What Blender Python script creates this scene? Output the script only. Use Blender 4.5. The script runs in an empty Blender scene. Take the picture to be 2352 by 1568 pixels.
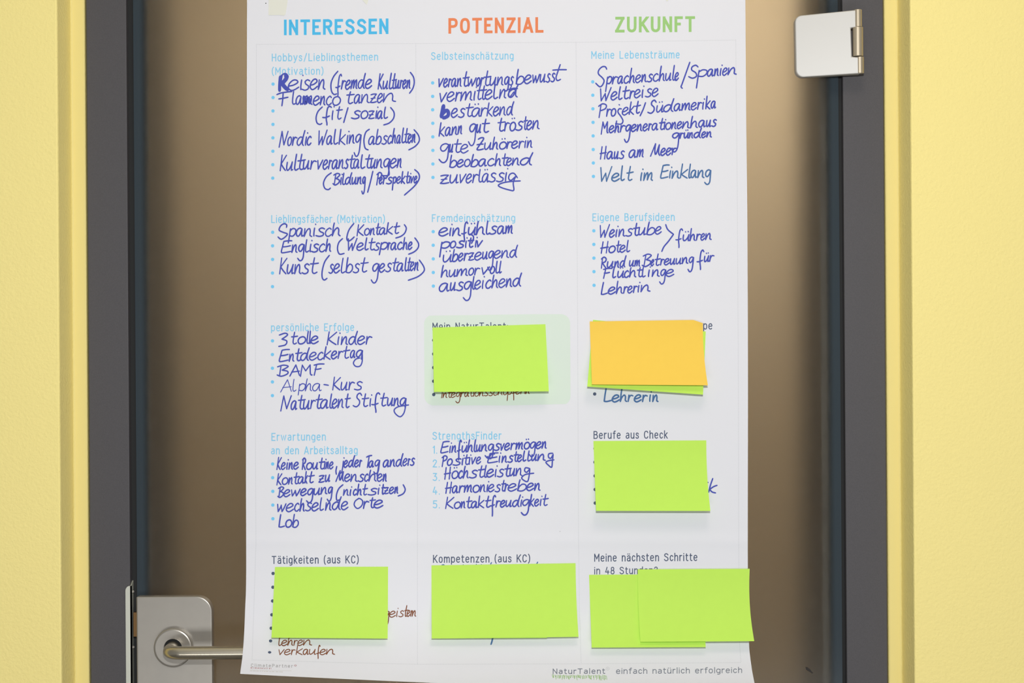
import bpy, math, random
from mathutils import Matrix, Vector
random.seed(7)
C = bpy.context.scene.collection
SC = bpy.context.scene

# ------------------------------------------------------------------ camera
DIST, CAMZ, ROLL = 2.0, 1.424, 0.0070       # metres from the door plane, lens height, slight roll
MM = 0.000519                               # metres on the door plane per photo pixel
cam_d = bpy.data.cameras.new('camera'); cam = bpy.data.objects.new('camera', cam_d); C.objects.link(cam)
cam_d.sensor_width = 36.0; cam_d.sensor_fit = 'HORIZONTAL'
cam_d.lens = 36.0 * DIST / (2352 * MM)
cam_d.clip_start = 0.05
_c, _s = math.cos(ROLL), math.sin(ROLL)
cam.matrix_world = Matrix(((_c, _s, 0, 0), (0, 0, -1, -DIST), (-_s, _c, 0, CAMZ), (0, 0, 0, 1)))
SC.camera = cam

# ------------------------------------------------------------------ light and exposure
SC.view_settings.view_transform = 'Standard'; SC.view_settings.look = 'None'
SC.view_settings.exposure = 0.0; SC.view_settings.gamma = 1.0; SC.view_settings.use_curve_mapping = False
world = bpy.data.worlds.new('world'); SC.world = world; world.use_nodes = True
world.node_tree.nodes['Background'].inputs[0].default_value = (0.97, 0.99, 1.0, 1)
world.node_tree.nodes['Background'].inputs[1].default_value = 0.14

def area(name, loc, target, size, power, color, shape='DISK', size_y=None):
    d = bpy.data.lights.new(name, 'AREA'); d.shape = shape; d.size = size; d.energy = power; d.color = color
    if size_y: d.size_y = size_y
    o = bpy.data.objects.new(name, d); C.objects.link(o); o.location = loc
    o.rotation_euler = (Vector(target) - Vector(loc)).to_track_quat('-Z', 'Y').to_euler()
    return o
area('camera_flash', (0.03, -1.98, CAMZ + 0.27), (0.03, 0, CAMZ - 0.12), 0.05, 21.3, (0.95, 0.975, 1.0))
area('ceiling_lamp', (0.25, -0.95, 2.5), (0.25, -0.4, 0), 0.35, 3.4, (1.0, 0.86, 0.68), 'RECTANGLE', 0.35)
area('low_fill', (0.2, -2.6, 0.25), (0, 0, 1.3), 2.6, 18.0, (0.97, 0.985, 1.0), 'RECTANGLE', 0.45)  # unseen fill light, added behind the camera to brighten the lower poster
area('back_room_lamp', (0.24, 1.22, 2.42), (0.20, 1.9, 1.65), 1.2, 15.6, (1.0, 0.95, 0.86), 'RECTANGLE', 0.35)

# ------------------------------------------------------------------ helpers
def at(px, py, d=0.0):
    """point that stands d metres in front of the door plane, on the sight line of a photo pixel"""
    u, v = px - 1176.0, py - 784.0
    k = MM * (DIST - d) / DIST
    return Vector(((u * _c - v * _s) * k, -d, CAMZ - (u * _s + v * _c) * k))

def lin(c):
    return tuple(((x / 255) / 12.92 if x / 255 <= 0.04045 else ((x / 255 + 0.055) / 1.055) ** 2.4) for x in c) + (1,)

def mat(name, rgb, rough=0.6, metal=0.0, spec=0.5, bump=None, noise=None):
    m = bpy.data.materials.new(name); m.use_nodes = True
    nt = m.node_tree; b = nt.nodes['Principled BSDF']
    b.inputs['Base Color'].default_value = lin(rgb); b.inputs['Roughness'].default_value = rough
    b.inputs['Metallic'].default_value = metal; b.inputs['Specular IOR Level'].default_value = spec
    tc = nt.nodes.new('ShaderNodeTexCoord')
    if noise:
        sc, amt = noise
        n = nt.nodes.new('ShaderNodeTexNoise'); n.inputs['Scale'].default_value = sc; n.inputs['Detail'].default_value = 4
        nt.links.new(tc.outputs['Object'], n.inputs['Vector'])
        mr = nt.nodes.new('ShaderNodeMapRange'); mr.inputs[1].default_value = 0.25; mr.inputs[2].default_value = 0.75
        mr.inputs[3].default_value = 1 - amt; mr.inputs[4].default_value = 1 + amt
        nt.links.new(n.outputs['Fac'], mr.inputs[0])
        mx = nt.nodes.new('ShaderNodeMix'); mx.data_type = 'RGBA'; mx.blend_type = 'MULTIPLY'; mx.inputs[0].default_value = 1
        mx.inputs[6].default_value = lin(rgb); nt.links.new(mr.outputs[0], mx.inputs[7])
        nt.links.new(mx.outputs[2], b.inputs['Base Color'])
    if bump:
        sc, st, dist = bump
        n = nt.nodes.new('ShaderNodeTexNoise'); n.inputs['Scale'].default_value = sc; n.inputs['Detail'].default_value = 5
        nt.links.new(tc.outputs['Object'], n.inputs['Vector'])
        bp = nt.nodes.new('ShaderNodeBump'); bp.inputs['Strength'].default_value = st; bp.inputs['Distance'].default_value = dist
        nt.links.new(n.outputs['Fac'], bp.inputs['Height']); nt.links.new(bp.outputs[0], b.inputs['Normal'])
    return m

def tag(o, label=None, cat=None, group=None, kind=None):
    if label: o['label'] = label
    if cat: o['category'] = cat
    if group: o['group'] = group
    if kind: o['kind'] = kind
    return o

ORI = {}
def obj(name, verts, faces, m, parent=None, origin=None, smooth=False, mods=()):
    """one mesh object; verts in world metres, stored about the parent's (or its own) origin"""
    if parent is not None: org = ORI[parent.name]
    else: org = Vector(origin) if origin is not None else sum((Vector(v) for v in verts), Vector()) / len(verts)
    me = bpy.data.meshes.new(name)
    me.from_pydata([tuple(Vector(v) - org) for v in verts], [], faces); me.update()
    o = bpy.data.objects.new(name, me); C.objects.link(o); me.materials.append(m)
    if smooth: me.polygons.foreach_set('use_smooth', [True] * len(me.polygons))
    if parent is not None: o.parent = parent
    else: o.location = org
    ORI[o.name] = org
    for t, kw in mods:
        md = o.modifiers.new(t.lower(), t)
        for k, v in kw.items(): setattr(md, k, v)
    return o

def sheet(grid, nu, nv, thick):
    """thin closed sheet: front grid, back grid and a rim whose corners are not shared, so the edge stays crisp"""
    n = (nu + 1) * (nv + 1)
    back = [p + Vector((0, thick, 0)) for p in grid]
    vs, fs = list(grid) + back, []
    for j in range(nv):
        for i in range(nu):
            a = j * (nu + 1) + i; q = (a, a + nu + 1, a + nu + 2, a + 1)
            fs.append(q); fs.append(tuple(k + n for k in q[::-1]))
    edge = [i for i in range(nu)] + [j * (nu + 1) + nu for j in range(nv)] + [nv * (nu + 1) + i for i in range(nu, 0, -1)] + [j * (nu + 1) for j in range(nv, 0, -1)]
    b = len(vs); m_ = len(edge)
    vs += [grid[k] for k in edge] + [back[k] for k in edge]
    for k in range(m_): fs.append((b + k, b + (k + 1) % m_, b + m_ + (k + 1) % m_, b + m_ + k))
    return vs, fs

def empty(name, loc):
    o = bpy.data.objects.new(name, None); C.objects.link(o); o.location = loc; ORI[o.name] = Vector(loc); return o

def box(x0, x1, y0, y1, z0, z1):
    v = [(x, y, z) for x in (x0, x1) for y in (y0, y1) for z in (z0, z1)]
    f = [(0, 1, 3, 2), (4, 6, 7, 5), (0, 4, 5, 1), (2, 3, 7, 6), (0, 2, 6, 4), (1, 5, 7, 3)]
    return v, f

def prism_z(poly, z0, z1):
    """polygon in x,y run up from z0 to z1"""
    n = len(poly)
    v = [(x, y, z0) for x, y in poly] + [(x, y, z1) for x, y in poly]
    f = [tuple(range(n))[::-1], tuple(range(n, 2 * n))] + [(i, (i + 1) % n, n + (i + 1) % n, n + i) for i in range(n)]
    return v, f

def slab(front, back):
    """closed solid between two outlines with the same number of points"""
    n = len(front)
    f = [tuple(range(n)), tuple(range(n, 2 * n))[::-1]] + [(i, n + i, n + (i + 1) % n, (i + 1) % n) for i in range(n)]
    return list(front) + list(back), f

def tube(path, r, seg=24, caps=True):
    vs, fs = [], []
    P = [Vector(p) for p in path]; n = len(P)
    up = Vector((0, 0, 1))
    for i, p in enumerate(P):
        t = (P[min(i + 1, n - 1)] - P[max(i - 1, 0)]).normalized()
        a = up.cross(t); a = a.normalized() if a.length > 1e-4 else Vector((1, 0, 0)); b = t.cross(a)
        rr = r[i] if isinstance(r, (list, tuple)) else r
        for k in range(seg):
            w = 2 * math.pi * k / seg
            vs.append(p + a * math.cos(w) * rr + b * math.sin(w) * rr)
    for i in range(n - 1):
        for k in range(seg):
            k2 = (k + 1) % seg
            fs.append((i * seg + k, i * seg + k2, (i + 1) * seg + k2, (i + 1) * seg + k))
    if caps:
        fs.append(tuple(range(seg))[::-1]); fs.append(tuple((n - 1) * seg + k for k in range(seg)))
    return vs, fs

def lathe_y(cx, cz, prof, seg=64):
    """profile of (radius, y) turned about an axis through cx,cz that runs along y"""
    vs, fs = [], []
    n = len(prof)
    for r, y in prof:
        for k in range(seg):
            w = 2 * math.pi * k / seg
            vs.append((cx + r * math.cos(w), y, cz + r * math.sin(w)))
    for i in range(n - 1):
        for k in range(seg):
            k2 = (k + 1) % seg
            fs.append((i * seg + k, (i + 1) * seg + k, (i + 1) * seg + k2, i * seg + k2))
    fs.append(tuple(range(seg))); fs.append(tuple((n - 1) * seg + k for k in range(seg))[::-1])
    return vs, fs

def pchip(kn):
    xs = [k[0] for k in kn]; ys = [k[1] for k in kn]; n = len(xs)
    h = [xs[i + 1] - xs[i] for i in range(n - 1)]; dl = [(ys[i + 1] - ys[i]) / h[i] for i in range(n - 1)]
    m = [dl[0]] + [0 if dl[i - 1] * dl[i] <= 0 else 2 * dl[i - 1] * dl[i] / (dl[i - 1] + dl[i]) for i in range(1, n - 1)] + [dl[-1]]
    def f(x):
        if x <= xs[0]: return ys[0]
        if x >= xs[-1]: return ys[-1] + m[-1] * (x - xs[-1])
        i = 0
        while x > xs[i + 1]: i += 1
        t = (x - xs[i]) / h[i]
        return ((1 + 2 * t) * (1 - t) ** 2 * ys[i] + t * (1 - t) ** 2 * h[i] * m[i] + t * t * (3 - 2 * t) * ys[i + 1] + t * t * (t - 1) * h[i] * m[i + 1])
    return f

# ------------------------------------------------------------------ materials
def wall_material():
    m = mat('yellow_plaster', (255, 236, 152), 0.75, bump=(300, 0.32, 0.0022))
    nt = m.node_tree; b = nt.nodes['Principled BSDF']
    tc = nt.nodes.new('ShaderNodeTexCoord')
    v = nt.nodes.new('ShaderNodeTexNoise'); v.inputs['Scale'].default_value = 640; v.inputs['Detail'].default_value = 1
    nt.links.new(tc.outputs['Object'], v.inputs['Vector'])
    r = nt.nodes.new('ShaderNodeMapRange'); r.inputs[1].default_value = 0.66; r.inputs[2].default_value = 0.78; r.inputs[3].default_value = 0; r.inputs[4].default_value = 0.32
    nt.links.new(v.outputs['Fac'], r.inputs[0])
    mx = nt.nodes.new('ShaderNodeMix'); mx.data_type = 'RGBA'
    mx.inputs[6].default_value = lin((255, 236, 152)); mx.inputs[7].default_value = lin((214, 190, 104))
    nt.links.new(r.outputs[0], mx.inputs[0]); nt.links.new(mx.outputs[2], b.inputs['Base Color'])
    return m
M = dict(
    wall=wall_material(),
    sealed=mat('smooth_yellow_paint', (236, 218, 138), 0.6),
    frame=mat('anthracite_powder_coat', (74, 71, 74), 0.55, noise=(900, 0.10), bump=(1500, 0.08, 0.0004)),
    rubber=mat('black_rubber', (14, 14, 13), 0.7),
    steel=mat('satin_steel', (164, 158, 149), 0.36, 0.5, noise=(60, 0.03)),
    handle=mat('satin_steel_handle', (206, 196, 176), 0.26, 0.85),
    silver=mat('silver_lacquer', (192, 189, 184), 0.42, 0.2),
    knuckle=mat('bronze_toned_steel', (196, 182, 158), 0.42, 0.6),
    strike=mat('brushed_strike_steel', (205, 205, 192), 0.45, 0.5),
    brass=mat('dull_brass', (120, 90, 55), 0.4, 0.8),
    paper=mat('poster_paper', (231, 230, 235), 0.55, spec=0.3),
    tape=mat('masking_tape', (229, 228, 216), 0.6),
    green=mat('green_note_paper', (210, 252, 104), 0.75, spec=0.2, noise=(120, 0.01)),
    orange=mat('orange_note_paper', (255, 212, 88), 0.75, spec=0.2, noise=(120, 0.01)),
    blue=mat('blue_marker_ink', (77, 86, 181), 0.7, spec=0.15),
    teal=mat('teal_marker_ink', (80, 116, 166), 0.7, spec=0.15),
    brown=mat('brown_pen_ink', (134, 80, 52), 0.7, spec=0.15),
    head_blue=mat('blue_heading_ink', (82, 190, 238), 0.7, spec=0.15), head_orange=mat('orange_heading_ink', (238, 138, 94), 0.7, spec=0.15),
    head_green=mat('green_heading_ink', (162, 206, 128), 0.7, spec=0.15),
    light=mat('light_blue_print', (138, 205, 238), 0.7, spec=0.15), dark=mat('slate_print', (84, 94, 118), 0.7, spec=0.15),
    dot=mat('sky_blue_dot_print', (124, 205, 246), 0.7, spec=0.15), grey=mat('grey_print', (120, 126, 140), 0.5),
    faint=mat('faint_grey_print', (206, 207, 211), 0.7, spec=0.15), red=mat('dull_red_print', (176, 120, 124), 0.5),
    grass=mat('grass_green_print', (140, 186, 96), 0.5), tint=mat('pale_green_tint', (219, 231, 218), 0.55, spec=0.3),
    floor=mat('grey_floor', (62, 57, 52), 0.5, noise=(8, 0.08)), ceil=mat('white_ceiling', (225, 225, 222), 0.8),
    beige=mat('beige_corridor_paint', (184, 166, 142), 0.8), scuff=mat('dark_scuff', (40, 34, 30), 0.7),
)
def glass_material(x0, x1, z0, z1):
    """satin glass: ground surface that lets light through, bare polished margin, thin reflecting skin"""
    m = bpy.data.materials.new('satin_brown_glass'); m.use_nodes = True; nt = m.node_tree
    nt.nodes.clear(); L = nt.links.new; N = nt.nodes.new
    out = N('ShaderNodeOutputMaterial')
    tr = N('ShaderNodeBsdfRefraction'); tr.inputs[0].default_value = (0.90, 0.885, 0.825, 1)
    tr.inputs['Roughness'].default_value = 0.42; tr.inputs['IOR'].default_value = 1.45
    di = N('ShaderNodeBsdfDiffuse'); di.inputs[0].default_value = (0.016, 0.014, 0.012, 1)
    ad = N('ShaderNodeAddShader'); L(tr.outputs[0], ad.inputs[0]); L(di.outputs[0], ad.inputs[1])
    bare = N('ShaderNodeBsdfDiffuse'); bare.inputs[0].default_value = (0.044, 0.057, 0.067, 1)
    geo = N('ShaderNodeNewGeometry'); sp = N('ShaderNodeSeparateXYZ'); L(geo.outputs['Position'], sp.inputs[0])
    def near(edge, sign):
        a = N('ShaderNodeMath'); a.operation = 'MULTIPLY_ADD'; L(sp.outputs[0], a.inputs[0]); a.inputs[1].default_value = sign; a.inputs[2].default_value = -sign * edge
        r = N('ShaderNodeMapRange'); r.interpolation_type = 'SMOOTHSTEP'; L(a.outputs[0], r.inputs[0])
        r.inputs[1].default_value = 0.006; r.inputs[2].default_value = 0.017; r.inputs[3].default_value = 1; r.inputs[4].default_value = 0
        return r
    a, b = near(x0, 1), near(x1, -1)
    mxm = N('ShaderNodeMath'); mxm.operation = 'MAXIMUM'; L(a.outputs[0], mxm.inputs[0]); L(b.outputs[0], mxm.inputs[1])
    mix = N('ShaderNodeMixShader'); L(mxm.outputs[0], mix.inputs[0]); L(ad.outputs[0], mix.inputs[1]); L(bare.outputs[0], mix.inputs[2])
    gl = N('ShaderNodeBsdfGlossy'); gl.inputs['Roughness'].default_value = 0.14; gl.inputs[0].default_value = (1, 1, 1, 1)
    fr = N('ShaderNodeFresnel'); fr.inputs[0].default_value = 1.22
    m2 = N('ShaderNodeMixShader'); L(fr.outputs[0], m2.inputs[0]); L(mix.outputs[0], m2.inputs[1]); L(gl.outputs[0], m2.inputs[2])
    L(m2.outputs[0], out.inputs[0])
    return m

# ------------------------------------------------------------------ room shell and walls
def X(px, d=0.0): return at(px, 784, d).x
HEAD, CEIL = 2.06, 2.6
dw, ds, df = 0.045, 0.004, 0.006            # plaster face, sunk strip and frame face in front of the door plane
lw = [(-2.4, -dw), (X(136, dw), -dw), (X(168, ds), -ds), (X(199.5, ds), -ds), (X(199.5, ds), 0.12), (-2.4, 0.12)]
rw = [(X(2036, ds), 0.12), (X(2036, ds), -ds), (X(2066, ds), -ds), (X(2096, dw), -dw), (2.4, -dw), (2.4, 0.12)]
def bev(w, s=2): return ('BEVEL', dict(width=w, segments=s, limit_method='ANGLE', angle_limit=0.6))
tag(obj('wall_left', *prism_z(lw, 0, CEIL), M['wall'], mods=[bev(0.002)]), 'yellow plastered wall beside the lock edge of the door', 'wall', kind='structure')
tag(obj('wall_right', *prism_z(rw, 0, CEIL), M['wall'], mods=[bev(0.002)]), 'yellow plastered wall beside the hinge edge of the door', 'wall', kind='structure')
tag(obj('wall_top', *box(lw[3][0], rw[0][0], -dw, 0.12, HEAD + 0.055, CEIL), M['wall']), 'yellow plastered wall over the door head', 'wall', kind='structure')
tag(obj('floor', *box(-2.4, 2.4, -4.0, 2.6, -0.05, 0), M['floor']), 'grey floor in front of and behind the door', 'floor', kind='structure')
tag(obj('ceiling', *box(-2.4, 2.4, -4.0, 2.6, CEIL, CEIL + 0.05), M['ceil']), 'white ceiling above the door wall', 'ceiling', kind='structure')
tag(obj('wall_back', *box(-1.6, 1.6, 1.9, 2.0, 0, CEIL), M['beige']), 'beige wall of the room behind the glass', 'wall', kind='structure')
tag(obj('wall_back_left', *box(-1.6, -1.5, 0.12, 1.9, 0, CEIL), M['beige']), 'beige side wall behind the glass, lock side', 'wall', kind='structure')
tag(obj('wall_back_right', *box(1.5, 1.6, 0.12, 1.9, 0, CEIL), M['beige']), 'beige side wall behind the glass, hinge side', 'wall', kind='structure')

# the narrow sunk strip next to the frame is smooth sealant paint, a duller yellow than the plaster
for o, a, b in ((bpy.data.objects['wall_left'], lw[2][0], lw[3][0]), (bpy.data.objects['wall_right'], rw[1][0], rw[2][0])):
    o.data.materials.append(M['sealed'])
    for q in o.data.polygons:
        cx = q.center.x + ORI[o.name].x
        if a < cx < b and q.normal.y < -0.9: q.material_index = 1
# door frame
fr = tag(empty('trim_1', (0, 0, 0)), 'anthracite grey steel frame around the satin glass door', 'door frame', kind='structure')
xa, xb, xc = X(203, df), X(295, df), X(345, -0.012)
obj('jamb', *prism_z([(xa, -df), (xb, -df), (xb, 0.014), (xc, 0.014), (xc, 0.17), (xa, 0.17)], 0, HEAD), M['frame'], fr, mods=[bev(0.0009)])
xa2, xb2, xc2 = X(2033.5, df), X(1940, df), X(1885, -0.012)
obj('jamb', *prism_z([(xa2, -df), (xa2, 0.17), (xc2, 0.17), (xc2, 0.014), (xb2, 0.014), (xb2, -df)], 0, HEAD), M['frame'], fr, mods=[bev(0.0009)])
obj('head', *box(xa, xa2, -df, 0.11, HEAD, HEAD + 0.05), M['frame'], fr, mods=[bev(0.0009)])
gx0, gx1 = X(311), X(1929.5)
obj('seal', *box(xb, gx0 - 0.0006, 0.004, 0.0135, 0.01, HEAD), M['rubber'], fr)
obj('seal', *box(gx1 + 0.0006, xb2, 0.004, 0.0135, 0.01, HEAD), M['rubber'], fr)
# strike plate: front flange with a rounded top corner and a flange that runs back into the rebate
zt = at(296, 1345, 0.008).z; zb = zt - 0.23
sx0, sx1 = at(289, 1450, 0.008).x, at(302.8, 1450, 0.008).x
fl = [(sx1, zb), (sx1, zt)] + [(sx0 + 0.005 - 0.005 * math.sin(a), zt - 0.006 + 0.006 * math.cos(a)) for a in [math.pi / 2 * k / 8 for k in range(9)]] + [(sx0, zb)]
v, f = slab([(x, -0.0085, z) for x, z in fl], [(x, -0.0062, z) for x, z in fl])
v2, f2 = box(sx1 - 0.0016, sx1, -0.0085, 0.003, zb, zt)
v2 = [(x, y, z + (0.005 if (z == zt and y > 0) else 0)) for x, y, z in v2]
sp_ = obj('strike_plate', v + v2, f + [tuple(i + len(v) for i in q) for q in f2], M['strike'], fr)
tag(sp_, 'bright steel strike plate')
for pz in (1357, 1484):
    c = at(305.8, pz, 0.0)
    obj('screw_head', *lathe_y(sx1 + 0.0009, c.z, [(0.0016, -0.004), (0.0016, -0.0052), (0.0008, -0.0058)], 16), M['steel'], sp_)

# ------------------------------------------------------------------ the glass door
door = tag(empty('door_1', (gx0, 0, 0.01)), 'satin brown glass door leaf behind the poster', 'door', kind='structure')
obj('glass_pane', *box(gx0, gx1, 0.0, 0.010, 0.012, HEAD - 0.003), glass_material(gx0, gx1, 0, HEAD), door)
DL = 0.014
lx0, lx1 = at(313.5, 1470, DL).x, at(487.5, 1470, DL).x
lz1 = at(400, 1369.5, DL).z; lz0 = lz1 - 0.20
rr = 0.0185
ol = [(lx0, lz0), (lx0, lz1)] + [(lx1 - rr + rr * math.sin(a), lz1 - rr + rr * math.cos(a)) for a in [math.pi / 2 * k / 14 for k in range(15)]] \
   + [(lx1 - rr + rr * math.cos(a), lz0 + rr - rr * math.sin(a)) for a in [math.pi / 2 * k / 14 for k in range(15)]]
lock = obj('lock_case', *slab([(x, -DL, z) for x, z in ol], [(x, -0.0002, z) for x, z in ol]), M['steel'], door, mods=[bev(0.0016, 3)])
tag(lock, 'satin steel lock case with a rounded corner')
rc = at(400, 1485, DL)
obj('rosette', *lathe_y(rc.x, rc.z, [(0.0228, -DL), (0.0228, -DL - 0.0062), (0.0218, -DL - 0.0074), (0.0205, -DL - 0.0078), (0.0108, -DL - 0.0078), (0.0104, -DL - 0.0070), (0.0104, -DL - 0.002)]), M['steel'], lock, smooth=False, mods=[])
obj('bushing', *lathe_y(rc.x, rc.z, [(0.0102, -DL - 0.001), (0.0102, -DL - 0.0055)]), M['rubber'], lock)
yl, bend, hr = -0.054, 0.016, 0.0077
path = [(rc.x, -0.017, rc.z), (rc.x, -0.026, rc.z)]
path += [(rc.x + bend - bend * math.cos(a), yl + bend - bend * math.sin(a), rc.z) for a in [math.pi / 2 * k / 14 for k in range(15)]]
path += [(rc.x + bend + 0.108 * k / 6, yl, rc.z) for k in range(1, 7)]
path += [(rc.x + bend + 0.108 + hr * math.sin(a), yl, rc.z) for a in [math.pi / 2 * k / 6 for k in range(1, 6)]]
rad = [hr] * (len(path) - 5) + [hr * math.cos(math.pi / 2 * k / 6) for k in range(1, 6)]
tag(obj('lever_handle', *tube(path, rad, 32), M['handle'], lock, smooth=True), 'round bent lever handle')
lb = at(305, 1425, 0.0)
obj('latch', *box(lx0 - 0.0042, lx0 + 0.004, -0.0105, -0.003, at(305, 1458, 0).z, at(305, 1403, 0).z), M['brass'], lock)
# hinge: leaf clamped on the glass, thickening towards its knuckles
def hd(px): return 0.015 + 0.016 * max(0.0, (px - 1825)) / 150
def arc_px(cx, cy, r, a0, a1, n=8):
    return [(cx + r * math.cos(math.radians(a0 + (a1 - a0) * k / n)), cy + r * math.sin(math.radians(a0 + (a1 - a0) * k / n))) for k in range(n + 1)]
hp = arc_px(1842, 51, 16, 180, 262) + [(1972, 22), (1973.5, 62), (1954.5, 64), (1957, 130), (1976, 131), (1977.5, 168.5)] + arc_px(1845, 160, 17, 88, 176)
hinge = obj('hinge_leaf', *slab([at(x, y, hd(x)) for x, y in hp], [at(x, y, hd(x)) + Vector((0, 0.012, 0)) for x, y in hp]), M['silver'], door, mods=[bev(0.0012, 3)])
tag(hinge, 'silver hinge leaf clamped on the glass')
def knuckle(y0, y1, px, r, m, name):
    a, b = at(px - 0.3, y0, 0.027), at(px + 0.3, y1, 0.027); ax = (a.x + b.x) / 2
    obj(name, *tube([(ax, a.y, a.z), (ax, a.y, b.z)], r, 32), m, hinge, mods=[bev(0.0005, 2)])
knuckle(22.5, 62, 1970.5, 0.0047, M['knuckle'], 'knuckle'); knuckle(63, 129.5, 1970.5, 0.0061, M['knuckle'], 'pin_sleeve'); knuckle(131, 169, 1975, 0.0047, M['knuckle'], 'knuckle')
# small dark scuff on the pane
sc_ = [(1850, 1531), (1855, 1532), (1861, 1537), (1868, 1546), (1865, 1546), (1857, 1541), (1851, 1537)]
tag(obj('scuff_mark', *slab([at(x, y, 0.0004) for x, y in sc_], [at(x, y, 0.0001) for x, y in sc_]), M['scuff'], door), 'small dark scuff on the glass')

# ------------------------------------------------------------------ the poster sheet
dLk = pchip([(-80, .004), (300, .008), (700, .018), (1100, .030), (1300, .038), (1400, .047), (1450, .056), (1500, .071), (1547, .090), (1600, .118)])
dRk = pchip([(-80, .004), (900, .005), (1300, .007), (1400, .009), (1450, .013), (1500, .022), (1550, .040), (1600, .066)])
def sst(a, b, x):
    t = min(1, max(0, (x - a) / (b - a))); return t * t * (3 - 2 * t)
def pd(px, py):
    l, r = dLk(py), dRk(py)
    crease = 0.0006 * math.exp(-((py - 27) / 9.0) ** 2) + 0.0008 * math.exp(-((py - 1243) / 12.0) ** 2)
    return r + (l - r) * (1 - sst(640, 1720, px)) + crease
eL = pchip([(-80, 568), (0, 567.5), (300, 566.8), (700, 565.6), (1100, 565), (1300, 565.5), (1350, 565), (1400, 563), (1450, 561), (1500, 557.5), (1547, 551.5), (1600, 544)])
eR = pchip([(-80, 1711.5), (0, 1712), (280, 1714), (500, 1716.5), (900, 1718), (1250, 1717.5), (1350, 1718), (1440, 1719.5), (1480, 1720.5), (1530, 1726), (1568, 1733), (1610, 1743)])
NU, NV = 90, 190
vs, fs = [], []
for j in range(NV + 1):
    q = j / NV
    for i in range(NU + 1):
        u = i / NU
        yb = 1547 + 46 * (u * 1.32 - 0.32 * u * u)
        py = -70 + (yb + 70) * (1 - (1 - q) ** 1.25)
        l, r = eL(py), eR(py); px = l + (r - l) * u
        vs.append(at(px, py, pd(px, py)))
poster = tag(obj('poster', *sheet(vs, NU, NV, 0.0002), M['paper'], smooth=True),
             'large white career worksheet poster with three columns of blue handwriting on the glass door', 'poster')

# ------------------------------------------------------------------ drawing on the poster
LEVEL = [0]
class Ink:
    """flat marks in photo pixels, laid onto the curved sheet"""
    def __init__(s, hand=False): s.v, s.f, s.hand = [], [], hand
    def level(s):
        LEVEL[0] += 1
        return 0.00020 + 0.000004 * (LEVEL[0] % 60) if s.hand else 0.00012 + 0.000004 * (LEVEL[0] % 18)
    def poly(s, pts):
        b = len(s.v); o = s.level()
        s.v += [(x, y, o) for x, y in pts]; s.f.append(tuple(range(b, b + len(pts))))
    def ribbon(s, pts, w, cap='round', taper=0.0):
        P = [pts[0]]
        for p in pts[1:]:
            if math.hypot(p[0] - P[-1][0], p[1] - P[-1][1]) > 0.05: P.append(p)
        n = len(P)
        if n == 1:
            s.disc(P[0][0], P[0][1], w * 0.62); return
        h = w / 2; o = s.level()
        D = []
        for i in range(n - 1):
            dx, dy = P[i + 1][0] - P[i][0], P[i + 1][1] - P[i][1]; q = math.hypot(dx, dy); D.append((dx / q, dy / q))
        b = len(s.v)
        if cap == 'square':
            P[0] = (P[0][0] - D[0][0] * h, P[0][1] - D[0][1] * h); P[-1] = (P[-1][0] + D[-1][0] * h, P[-1][1] + D[-1][1] * h)
        row = []
        for i in range(n):
            d0, d1 = D[max(i - 1, 0)], D[min(i, n - 2)]
            tx, ty = d0[0] + d1[0], d0[1] + d1[1]; q = math.hypot(tx, ty)
            if q < 1e-3: tx, ty, q = d0[0], d0[1], 1.0
            tx, ty = tx / q, ty / q
            k = 1 / max(0.45, tx * d0[0] + ty * d0[1])
            hh = h * k * (1 - taper * (1 if i in (0, n - 1) else 0))
            row.append((P[i][0] - ty * hh, P[i][1] + tx * hh, P[i][0] + ty * hh, P[i][1] - tx * hh))
        for i, (a0, a1, c0, c1) in enumerate(row): s.v += [(a0, a1, o + 2.5e-6 * i / n), (c0, c1, o + 2.5e-6 * i / n)]
        for i in range(n - 1): s.f.append((b + 2 * i, b + 2 * i + 1, b + 2 * i + 3, b + 2 * i + 2))
        if cap == 'round':
            for (cx, cy), (dx, dy), sg, e in ((P[0], D[0], -1, 0), (P[-1], D[-1], 1, 2 * (n - 1))):
                hh = h * (1 - taper); bb = len(s.v)
                an = math.atan2(dy * sg, dx * sg)
                for k in range(1, 6):
                    w_ = an - math.pi / 2 + math.pi * k / 6
                    s.v.append((cx + hh * math.cos(w_), cy + hh * math.sin(w_), o + (2.5e-6 if sg > 0 else 0)))
                # left/right ribbon corners close the cap
                first, last = (b + e + 1, b + e) if sg > 0 else (b + e, b + e + 1)
                s.f.append(tuple([first] + list(range(bb, bb + 5)) + [last]))
    def disc(s, x, y, r, ry=None, n=20):
        s.poly([(x + r * math.cos(2 * math.pi * k / n), y + (ry or r) * math.sin(2 * math.pi * k / n)) for k in range(n)])
    def build(s, name, m, label=None):
        if not s.v: return None
        o = obj(name, [at(x, y, pd(x, y) + z) for x, y, z in s.v], s.f, m, poster)
        if label: o['label'] = label
        return o

def smooth(pts, step=2.6):
    """Catmull-Rom through the points (already in photo pixels)"""
    n = len(pts)
    if n < 3: 
        return pts
    out = []
    for i in range(n - 1):
        p0, p1, p2, p3 = pts[max(i - 1, 0)], pts[i], pts[i + 1], pts[min(i + 2, n - 1)]
        L = math.hypot(p2[0] - p1[0], p2[1] - p1[1]); k = max(2, min(10, int(L / step) + 1))
        for j in range(k):
            t = j / k
            out.append(tuple(0.5 * (2 * p1[c] + (p2[c] - p0[c]) * t + (2 * p0[c] - 5 * p1[c] + 4 * p2[c] - p3[c]) * t * t + (3 * p1[c] - p0[c] - 3 * p2[c] + p3[c]) * t ** 3) for c in (0, 1)))
    return out + [pts[-1]]

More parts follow.
